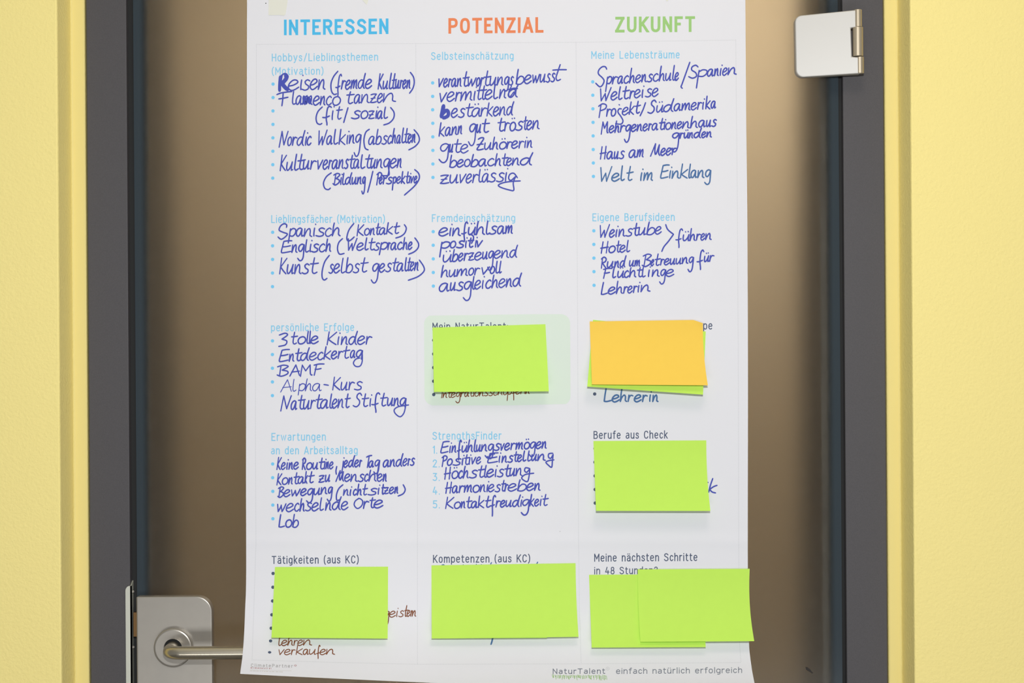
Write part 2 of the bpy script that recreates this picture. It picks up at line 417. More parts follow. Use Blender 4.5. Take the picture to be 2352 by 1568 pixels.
CR = dict(A1=(560, 0, 5.6), A2=(560, 270, 5.6), A3=(560, 480, 5.6), A4=(560, 730, 5.6), A5=(560, 970, 5.6), A6=(540, 1250, 4.932),
          B1=(950, 0, 5.6), B2=(950, 250, 5.6), B3=(950, 480, 5.6), B4=(950, 700, 5.6), B5=(950, 970, 5.6), B6=(950, 1250, 4.931),
          C1=(1330, 0, 5.6), C2=(1330, 250, 5.6), C3=(1330, 470, 5.6), C4=(1330, 700, 5.6), C5=(1330, 970, 5.6), C6=(1250, 1250, 4.704))

# --- printed letters: skeletons, cap height 100.  "-" straight, "=" straight with flush ends, "~" curved, "o" ring cx cy rx ry
PR = {
 'I': (0, "-0,0 0,100"), 'N': (43, "-0,0 0,100|-43,0 43,100|=0,98 43,2"), 'T': (46, "-0,100 46,100|-23,0 23,100"),
 'E': (38, "-38,100 0,100 0,0 38,0|=0,52 34,52"), 'R': (44, "-0,0 0,100|~0,100 12,100 26,100 39,93 44,76 39,58 26,51 12,51 0,51|/22,51 58.6,-35"),
 'S': (44, "~42,84 34,95 22,100 8,95 1,79 7,64 22,54 37,44 44,26 38,7 22,0 8,5 0,17"), 'P': (44, "-0,0 0,100|~0,100 12,100 25,100 39,93 44,73 39,53 25,45 12,45 0,45"),
 'O': (48, "o24,50 24,50"), 'Z': (44, "-2,100 44,100|-0,0 44,0|=42,98 2,2"), 'A': (50, "/-7.4,-30 30.9,126|/57.4,-30 19.1,126|=9,28 41,28"), 'L': (36, "-0,100 0,0 36,0"),
 'U': (44, "~0,100 0,70 0,40 2,16 10,4 22,0 34,4 42,16 44,40 44,70 44,100"), 'K': (44, "-0,0 0,100|/64,135 0,36|/13,58 63.6,-35"), 'F': (36, "-36,100 0,100 0,0|=0,51 32,51"),
 'H': (42, "-0,0 0,100|-42,0 42,100|=0,52 42,52"), 'M': (54, "-0,0 0,100|-54,0 54,100|=0,100 27,34 54,100"),
 'B': (42, "-0,0 0,100|~0,100 10,100 20,100 34,94 38,77 33,61 20,54 0,54|~0,54 22,54 38,46 42,27 37,7 22,0 10,0 0,0"),
 'C': (44, "~43,80 36,95 23,100 9,93 2,72 0,50 2,28 9,7 23,0 36,5 43,20"),
 'a': (36, "~3,62 10,71 19,74 30,69 35,56 35,30 35,0|~35,42 18,42 4,34 0,19 5,5 15,0 27,5 35,18"), 'b': (37, "-0,0 0,104|~0,50 7,67 20,74 32,67 37,50 37,24 32,7 20,0 7,7 0,24"),
 'c': (32, "~32,60 26,70 17,74 6,66 0,46 0,28 6,8 17,0 26,4 32,14"), 'd': (37, "-37,0 37,104|~37,50 30,67 17,74 5,67 0,50 0,24 5,7 17,0 30,7 37,24"),
 'e': (37, "=0,39 37,39|~37,39 36,54 30,69 18,74 6,67 0,49 0,26 6,7 18,0 29,3 36,14"), 'f': (24, "~27,103 20,104 12,99 10,86 10,50 10,0|-0,72 23,72"),
 'g': (37, "~37,50 30,67 17,74 5,67 0,50 0,26 5,9 17,2 30,9 37,26|~37,74 37,30 37,-5 33,-20 20,-26 6,-23"), 'h': (36, "-0,0 0,104|~0,50 8,67 20,74 32,67 36,50 36,25 36,0"),
 'i': (0, "-0,0 0,72|-0,98 0,99"), 'k': (34, "-0,0 0,104|/52.5,105 0,29|/11,43 52,-35"), 'l': (2, "-1,104 1,0"),
 'm': (62, "-0,0 0,74|~0,50 7,68 17,74 27,68 31,50 31,25 31,0|~31,50 38,68 48,74 58,68 62,50 62,25 62,0"), 'n': (36, "-0,0 0,74|~0,50 8,67 20,74 32,67 36,50 36,25 36,0"),
 'o': (37, "o18.5,37 18.5,37"), 'p': (37, "-0,-26 0,74|~0,50 7,67 20,74 32,67 37,50 37,24 32,7 20,0 7,7 0,24"), 'r': (22, "-0,0 0,74|~0,48 6,66 14,73 24,73"),
 's': (31, "~30,60 24,71 15,74 5,70 2,57 6,46 16,40 27,32 31,18 26,4 15,0 5,3 0,13"), 't': (24, "~8,95 8,60 8,20 11,5 17,0 25,1|-0,73 23,73"),
 'u': (36, "~0,74 0,50 0,24 4,7 15,0 28,7 36,24|-36,0 36,74"), 'v': (36, "/-8.3,105 25.5,-30|/44.3,105 10.5,-30"), 'w': (56, "=-2,79 14,0 28,68 42,0 58,79"),
 'y': (36, "/-8.3,105 18,2|~37,74 18,2 10,-20 2,-26"), 'z': (32, "-0,73 32,73|-0,0 33,0|=31,72 2,2"),
 '(': (14, "~14,108 4,85 0,48 4,8 14,-16"), ')': (14, "~0,108 10,85 14,48 10,8 0,-16"), '/': (32, "=0,-14 32,112"), '.': (0, "-0,0 0,1"), ':': (0, "-0,0 0,1|-0,62 0,63"),
 '1': (18, "=-3,76 16,98|-16,100 16,0"), '2': (38, "~1,78 6,94 18,100 32,93 36,76 28,54 0,0|-0,0 38,0"), '3': (38, "-2,100 36,100|=35,98 16,60|~16,60 30,56 38,40 38,24 30,5 16,0 0,10"),
 '4': (42, "=20,107 0,28|-0,28 42,28|-30,52 30,0"), '5': (38, "-36,100 4,100|=4,100 2,58|~2,58 16,64 30,58 38,36 32,8 16,0 0,10"), '8': (38, "o19,76 16,24|o19,26 19,26"),
 '?': (32, "~0,84 8,97 18,100 30,94 33,77 27,62 17,50 16,32|-16,0 16,1"), ' ': (22, ""),
}
for u_, b_ in (('ä', 'a'), ('ö', 'o'), ('ü', 'u')): PR[u_] = (PR[b_][0], PR[b_][1] + "|-8,99 8,100|-28,99 28,100")
def prints(ink, crop, text, x0, y0, x1, y1, cap, wt=15.0, gap=15.5):
    ox, oy, k = CR[crop]
    x0, x1, y0, y1, cap = ox + x0 / k, ox + x1 / k, oy + y0 / k, oy + y1 / k, cap / k
    tot = sum(PR[c][0] + wt + gap for c in text) - gap
    sx = (x1 - x0) / tot; sy = cap / 100 * (100 - wt) / 100; w = wt * cap / 100
    pen = wt / 2
    def tr(x, y):
        X_ = (pen + x) * sx; b = y0 + (y1 - y0) * X_ / (x1 - x0)
        return (x0 + X_, b - w / 2 - y * sy)
    def y_at(x): return y0 + (y1 - y0) * (x - x0) / (x1 - x0)
    for c in text:
        W, g = PR[c]
        for st in filter(None, g.split('|')):
            mode, body = st[0], st[1:]
            pts = [tuple(float(q) for q in p.split(',')) for p in body.split()]
            if mode == 'o':
                (cx, cy), (rx, ry) = pts; ring = []
                for q in range(33):
                    a = 2 * math.pi * q / 32; ca, sa = math.cos(a), math.sin(a)
                    ring.append(tr(cx + rx * math.copysign(abs(ca) ** 0.8, ca), cy + ry * math.copysign(abs(sa) ** 0.8, sa)))
                ink.ribbon(ring, w, 'butt')
            elif mode == '~': ink.ribbon(smooth([tr(*p) for p in pts], 1.6), w, 'butt' if c in 'aegPRB' else 'square')
            elif mode == '/':
                (ax, ay), (bx, by) = [tr(*p) for p in pts]; L_ = math.hypot(bx - ax, by - ay); nx, ny = -(by - ay) / L_ * w / 2, (bx - ax) / L_ * w / 2
                q4 = [(ax + nx, ay + ny), (bx + nx, by + ny), (bx - nx, by - ny), (ax - nx, ay - ny)]
                yb_ = y_at((ax + bx) / 2); yt_ = yb_ - w - (100 if c.isupper() else 74) * sy
                for lim, sg in ((yt_, 1), (yb_, -1)):       # cut the leg level with the line
                    o4 = []
                    for (x1_, y1_), (x2_, y2_) in zip(q4, q4[1:] + q4[:1]):
                        i1, i2 = sg * (y1_ - lim) >= 0, sg * (y2_ - lim) >= 0
                        if i1: o4.append((x1_, y1_))
                        if i1 != i2: o4.append((x1_ + (x2_ - x1_) * (lim - y1_) / (y2_ - y1_), lim))
                    q4 = o4
                ink.poly(q4)
            else: ink.ribbon([tr(*p) for p in pts], w, 'square' if mode == '-' else 'butt')
        pen += W + wt + gap

def printed(name, m, *lines, label=None, **kw):
    ink = Ink()
    for l in lines: prints(ink, *l, **kw)
    return ink.build(name, m, label)
printed('printed_heading', M['head_blue'], ('A1', 'INTERESSEN', 517, 453, 1860, 437, 200), wt=17.5, label='blue heading INTERESSEN')
printed('printed_heading', M['head_orange'], ('B1', 'POTENZIAL', 448, 433, 1670, 420, 200), wt=17.5, label='orange heading POTENZIAL')
printed('printed_heading', M['head_green'], ('C1', 'ZUKUNFT', 463, 418, 1492, 410, 202), wt=17.5, label='green heading ZUKUNFT')
SUB = [
 (('A1', 'Hobbys/Lieblingsthemen', 360, 790, 1727, 779, 100), ('A1', '(Motivation)', 360, 963, 1025, 960, 98)), (('A2', 'Lieblingsfächer (Motivation)', 353, 1355, 1815, 1352, 102),),
 (('A4', 'persönliche Erfolge', 350, 172, 1420, 168, 100),), (('A5', 'Erwartungen', 355, 236, 1055, 232, 102), ('A5', 'an den Arbeitsalltag', 350, 410, 1465, 406, 102)),
 (('B1', 'Selbsteinschätzung', 225, 771, 1287, 765, 100),), (('B3', 'Fremdeinschätzung', 235, 166, 1307, 163, 100),), (('B5', 'StrengthsFinder', 243, 222, 1130, 219, 102),),
 (('C1', 'Meine Lebensträume', 157, 757, 1295, 751, 100),), (('C3', 'Eigene Berufsideen', 172, 213, 1230, 208, 102),)]
for ls in SUB: printed('printed_subheading', M['light'], *ls, wt=12.0)
for ls in [(('A6', 'Tätigkeiten (aus KC)', 415, 220, 1400, 214, 90),), (('B4', 'Mein NaturTalent:', 242, 328, 1215, 325, 100),), (('B6', 'Kompetenzen (aus KC)', 220, 208, 1320, 202, 90),),
           (('C4', 'pe', 1597, 318, 1715, 316, 105),), (('C5', 'Berufe aus Check', 187, 211, 1140, 206, 102),),
           (('C6', 'Meine nächsten Schritte', 540, 186, 1655, 178, 86), ('C6', 'in 48 Stunden?', 540, 323, 1225, 319, 80))]:
    printed('printed_subheading', M['dark'], *ls, wt=12.0, label='slate grey subheading')
printed('list_numbers', M['light'], ('B5', '1.', 245, 400, 303, 400, 102), ('B5', '2.', 245, 577, 335, 577, 102), ('B5', '3.', 245, 751, 336, 751, 102), ('B5', '4.', 245, 926, 338, 926, 102), ('B5', '5.', 247, 1103, 338, 1103, 102), wt=12)
printed('printed_wordmark', M['grey'], ('C6', 'NaturTalent', 90, 1400, 660, 1397, 60), wt=14, gap=11)
printed('printed_slogan', M['grey'], ('C6', 'einfach natürlich erfolgreich', 775, 1399, 2140, 1388, 64), wt=12.5, gap=10.5)
ink = Ink()
ring = [(1250 + (686 + 18 * math.cos(a)) / 4.704, 1250 + (1341 + 17 * math.sin(a)) / 4.704) for a in [2 * math.pi * k / 24 for k in range(25)]]
ink.ribbon(ring, 0.8, 'butt'); prints(ink, 'C6', 'R', 680, 1350, 692, 1350, 17, wt=16); ink.build('registered_mark', M['faint'])
printed('imprint_wordmark', M['faint'], ('A6', 'ClimatePartner', 178, 1386, 655, 1396, 38), wt=16, gap=20).data.materials[0] = mat('imprint_grey', (176, 174, 176), 0.5)
ink = Ink(); prints(ink, 'A6', 'klimaneutral', 175, 1404, 412, 1411, 16, wt=26, gap=26); ink.build('imprint_small_print', M['red']); ink = Ink()
ink.ribbon([(540 + (683 + 12 * math.cos(a)) / 4.932, 1250 + (1370 + 8 * math.sin(a)) / 4.932) for a in [2 * math.pi * k / 20 for k in range(21)]], 0.9, 'butt')
ink.build('imprint_ring', M['red'])
ink = Ink(); ink.ribbon([(540 + 170 / 4.932, 1250 + 1418 / 4.932), (540 + 640 / 4.932, 1250 + 1431 / 4.932)], 0.5, 'butt')
x = 170
while x < 500:
    q = random.uniform(14, 44); y = 1431 + (x - 170) * 0.033
    ink.ribbon([(540 + x / 4.932, 1250 + y / 4.932), (540 + (x + q) / 4.932, 1250 + (y + q * .033) / 4.932)], 1.1, 'butt'); x += q + random.uniform(5, 14)
ink.build('imprint_rule', mat('imprint_pale', (204, 198, 192), 0.5))
ink = Ink(); x = 86
while x < 682:
    y0 = 1412 + random.uniform(-6, 6); ln = random.uniform(24, 50); dx = random.choice((-9, 7, 0, 2, 12))
    if x > 570: ln += 8
    if x < 100: y0 -= 14
    ink.ribbon([(1250 + x / 4.704, 1250 + y0 / 4.704), (1250 + (x + dx) / 4.704, 1250 + (y0 + ln) / 4.704)], 1.0, 'butt'); x += random.uniform(7, 14)
ink.build('grass_emblem', M['grass'], 'green grass strokes under the wordmark')

# bullets
LB = [("A1", "376,1081 376,1254 375,1426"), ("A2", "375,87 374,260 374,432 373,605 372,778")], [("A3", "371,298 370,472 370,647 369,822 369,997")], [("A4", "369,294 368,470 368,646 368,822 368,998")], \
     [("A5", "371,533 371,709 373,885 373,1061 374,1237")], [("B1", "245,1066 245,1239 245,1411"), ("B2", "247,185 247,359 248,533 248,708 249,881")], [("B3", "252,290 252,465 253,640 253,815 254,990")], \
     [("C1", "176,1052 177,1224 178,1399"), ("C2", "180,173 181,347 182,522 184,695 185,868")], [("C3", "190,335 190,510 191,686 192,860 193,1036")]
DB = [("A6", "430,328 428,484 424,640 416,796 409,948 402,1092 391,1221")], [("B4", "258,454 258,631 258,806 258,981 259,1153")], [("C4", "201,1145")], [("C5", "205,334 205,510 206,686 207,861 208,1036")]
for blocks, m in ((LB, M['dot']), (DB, M['dark'])):
    for bl in blocks:
        ink = Ink()
        for cr, ps in bl:
            ox, oy, k = CR[cr]
            for p in ps.split():
                x, y = map(float, p.split(',')); x, y = ox + x / k, oy + y / k
                ink.disc(x, y, 3.85, 3.85 if y < 1465 else (3.5 if y < 1480 else 2.9))
        ink.build('bullet_dots', m)

# dotted rules between the columns
ink = Ink()
RULE = ["589,102 956,100 1323,97 1690,92", "579,1515 760,1520.5 960,1525 1335,1524 1702,1521", "589,102 587,700 587,1000 588,1250 583,1400 579,1515",
        "955,100 957,600 958,900 959,1200 959,1525", "1323,97 1326,600 1328,1000 1329,1250 1331,1400 1335,1524", "1690,92 1694,500 1696,900 1697,1250 1699,1480 1702,1521"]
for r in RULE:
    P = [tuple(map(float, p.split(','))) for p in r.split()]; carry = 0.0
    for (xa_, ya_), (xb_, yb_) in zip(P, P[1:]):
        L = math.hypot(xb_ - xa_, yb_ - ya_); t = carry
        while t < L:
            x, y = xa_ + (xb_ - xa_) * t / L, ya_ + (yb_ - ya_) * t / L
            ink.poly([(x - .7, y - .7), (x + .7, y - .7), (x + .7, y + .7), (x - .7, y + .7)]); t += 3.55
        carry = t - L
ink.build('dotted_rules', M['faint'])
# tinted field with rounded corners behind the middle column's block
ink = Ink()
pnl = []
for cx, cy, a0 in ((1288.5, 742, -90), (1289.5, 909.5, 0), (996, 910, 90), (995, 743.5, 180)):
    pnl += arc_px(cx, cy, 21, a0, a0 + 90, 8)
b0 = min(p[1] for p in pnl); b1 = max(p[1] for p in pnl)
# split in rows so that the field follows the sheet
def span(y):
    xs_ = []
    for (xA, yA), (xB, yB) in zip(pnl, pnl[1:] + pnl[:1]):
        if (yA - y) * (yB - y) <= 0 and yA != yB: xs_.append(xA + (xB - xA) * (y - yA) / (yB - yA))
    return (min(xs_), max(xs_)) if xs_ else None
rows = [b0 + (b1 - b0) * k / 60 for k in range(61)]
rows[0] += .3; rows[-1] -= .3
pv, pf = [], []
for y in rows:
    l, r = span(y)
    for k in range(31): x = l + (r - l) * k / 30; pv.append(at(x, y, pd(x, y) + 0.0001))
for j in range(60):
    for k in range(30): a = j * 31 + k; pf.append((a, a + 31, a + 32, a + 1))
tag(obj('tinted_field', pv, pf, M['tint'], poster), 'pale green rounded field')
for x_, y_, r_ in ((610.6, 7.6, 1.2), (1286.5, 1220, 0.6)):
    ink = Ink(); ink.disc(x_, y_, r_); ink.build('ink_speck', M['scuff'])

# --- handwriting: letter skeletons; y 0 base line, 100 x-height, 200 ascender, -100 descender; a doubled point is a sharp turn
HW = {
 'a': (88, "80,88 58,100 26,88 6,50 13,12 34,0 58,22 82,88 82,88 80,30 88,2 104,10"), 'b': (78, "14,200 9,120 6,40 5,4 5,4 14,58 42,95 72,78 76,32 50,0 22,-2 2,8"),
 'c': (80, "80,84 58,100 22,78 6,38 25,4 58,0 90,22"), 'd': (86, "78,84 48,98 14,72 5,28 28,0 58,24 82,110 96,200 96,200 82,100 80,22 98,-2"),
 'e': (84, "8,42 48,50 84,76 70,99 40,98 10,62 8,20 36,-3 66,6 96,28"), 'f': (60, "86,172 68,200 46,172 40,80 44,0 56,-60 60,-100|0,22 34,20 76,36"),
 'g': (82, "82,86 52,102 16,82 5,42 24,10 54,22 84,92 84,92 84,0 82,-62 64,-96 34,-100 2,-72"), 'G': (82, "82,86 52,102 16,82 5,42 24,10 54,22 84,92 84,92 84,0 82,-72 50,-100 10,-76 22,-34 60,-12 118,6"),
 'q': (82, "82,86 52,102 16,82 5,42 24,10 54,22 84,92 84,92 84,40 82,-20"), 'h': (84, "14,200 8,110 5,0 5,0 24,66 54,98 72,74 74,18 94,0"), 'i': (12, "12,98 9,40 12,0|20,146 22,141"), 'j': (40, "40,96 40,0 30,-64 -4,-70|42,146 45,141"),
 'k': (80, "12,200 8,90 5,0|78,112 12,46 12,46 46,20 84,-6"), 'l': (24, "12,200 8,100 8,22 24,0 52,16"),
 'm': (104, "6,96 5,0 5,0 24,72 42,97 49,64 48,6 48,6 66,72 88,97 96,62 94,14 110,0"), 'n': (82, "6,96 5,0 5,0 28,72 54,97 66,66 67,14 88,0"),
 'o': (82, "52,100 20,86 5,46 20,6 50,0 80,22 88,62 68,94 44,100"), 'p': (76, "12,96 8,0 4,-100|9,70 40,100 74,86 74,40 46,6 10,14"), 'r': (62, "8,96 5,0 5,0 14,58 38,93 70,84"),
 's': (80, "84,88 56,101 30,82 44,56 74,38 72,10 38,-3 2,8"), 't': (56, "38,192 30,90 28,22 48,0 78,14|0,102 40,104 84,112"), 'u': (82, "6,96 5,30 20,2 44,16 68,62 76,97 76,97 72,30 76,2 94,8"),
 'v': (70, "6,96 24,0 24,0 50,52 74,100"), 'w': (96, "6,96 20,2 20,2 42,58 46,84 46,84 62,0 62,0 82,50 96,99"), 'z': (80, "6,90 40,97 78,95 78,95 8,4 8,4 46,0 88,8|14,46 66,52"),
 'Z': (80, "10,175 45,197 80,180 30,70 6,10 40,0 90,12|0,85 40,92 80,92"),
 'A': (88, "0,-8 48,196 48,196 88,0|14,66 84,78"), 'B': (80, "24,188 18,0|-4,172 44,200 84,172 36,108 36,108 82,82 82,34 34,-6 -2,20"), 'E': (92, "24,184 16,96 10,14 30,2 92,20|24,184 60,192 92,190|18,96 52,100 84,112"),
 'F': (96, "26,182 12,-10|0,178 50,196 104,194|14,100 44,100 78,112"), 'H': (82, "16,196 10,0|76,200 72,0|-4,88 40,94 88,102"), 'K': (86, "16,196 8,0|86,190 14,84 14,84 50,40 90,0"),
 'L': (92, "16,196 8,100 4,6 4,6 40,2 96,18"), 'M': (92, "4,-20 12,190 12,190 42,80 42,80 74,190 74,190 82,20 96,0"), 'N': (90, "4,-18 16,194 16,194 58,12 58,12 88,194"),
 'O': (92, "52,198 14,150 5,70 42,0 84,50 90,140 58,194 40,192"), 'P': (88, "26,176 18,-12|0,164 44,200 88,176 80,122 24,92"), 'R': (90, "18,186 10,0|0,168 44,200 84,166 70,116 20,96 20,96 58,42 94,-6"),
 'S': (92, "94,166 70,200 40,178 38,132 74,86 76,32 42,-6 0,14"), 'T': (98, "52,190 42,0|0,182 50,198 104,200"), 'W': (98, "4,192 20,4 20,4 50,112 50,112 62,0 62,0 98,198"),
 'U': (98, "0,-6 44,192 44,192 42,70 56,24 86,172 86,172 82,50 98,0"), 'I': (16, "12,196 8,0"), '3': (80, "6,172 60,200 84,172 34,110 34,110 82,82 72,24 10,0"), '-': (60, "0,60 60,56"),
}
for u_, b_ in (('ä', 'a'), ('ö', 'o'), ('ü', 'u')): HW[u_] = (HW[b_][0], HW[b_][1] + "|28,146 30,141|62,148 64,143")
NARROW = set('iljtIr')
def split_sharp(pts):
    runs, cur = [], [pts[0]]
    for p, q in zip(pts, pts[1:]):
        if p == q: runs.append(cur); cur = [q]
        else: cur.append(q)
    runs.append(cur); return runs
def hand(ink, crop, text, xs, base, met, wt=22.0, slant=0.10):
    ox, oy, k = CR[crop]
    xh, asc = met[0], met[1]; desc = met[2] if len(met) > 2 else xh * 1.15
    rnd = random.Random(text + crop)
    if len(xs) == 2:
        nat = [HW[c][0] + 22 for c in text]; T = sum(nat) - 22; p = xs[0]; xs2 = []
        for w in nat: xs2.append(p); p += w * (xs[1] - xs[0]) / T
        xs = xs2 + [xs[1] + 0.1 * xh]
    n = len(text)
    for i, c in enumerate(text):
        W, g = HW[c]
        a, b = xs[i], xs[i + 1]
        avail = (b - a) - wt * (0.75 if i < n - 1 else 0.9)
        nat = W * xh / 100
        wd = min(nat, max(avail, nat * 0.4)) if c in NARROW else max(avail, 0.32 * nat)
        if c in 'TFP': wd = max(wd, 0.8 * nat)
        if c not in NARROW and wd > 1.9 * nat: wd = 1.9 * nat
        gx = [float(q.split(',')[0]) for q in g.replace('|', ' ').split()]
        if c not in 'ijäöü' and c not in NARROW: g0, g1 = min(gx), max(gx); kx = wd / (g1 - g0)
        else: g0, kx = 0, wd / W
        bl = lambda x: base[0] + (base[1] - base[0]) * (x - xs[0]) / (xs[-1] - xs[0])
        jy = rnd.uniform(-.03, .03) * xh; js = slant + rnd.uniform(-.03, .03)
        def tr(x, y):
            if y <= 0: h = y / 100 * desc
            elif y <= 100 or (c in 'iäöüj' and y < 150): h = y / 100 * xh
            else: h = xh + (y - 100) / 100 * (asc - xh)
            if c.isupper() or c == '3': h = y / 200 * asc if y > 0 else y / 100 * asc * 0.5
            xx = a + wt * 0.4 + (x - g0) * kx + js * (h - xh * .4)
            return (ox + xx / k, oy + (bl(a + x * kx) - h + jy) / k)
        for st in g.split('|'):
            pts = [tuple(float(q) for q in p.split(',')) for p in st.split()]
            for run in split_sharp(pts):
                run = [tr(*p) for p in run]
                ink.ribbon(smooth(run), wt / k * rnd.uniform(.92, 1.06), 'round', 0.12)
    return xs
def trace(ink, crop, pts, wt=21.0):
    ox, oy, k = CR[crop]
    P = [tuple(float(q) for q in p.split(',')) for p in pts.split()]
    for run in split_sharp(P): ink.ribbon(smooth([(ox + x / k, oy + y / k) for x, y in run]), wt / k, 'round', 0.15)
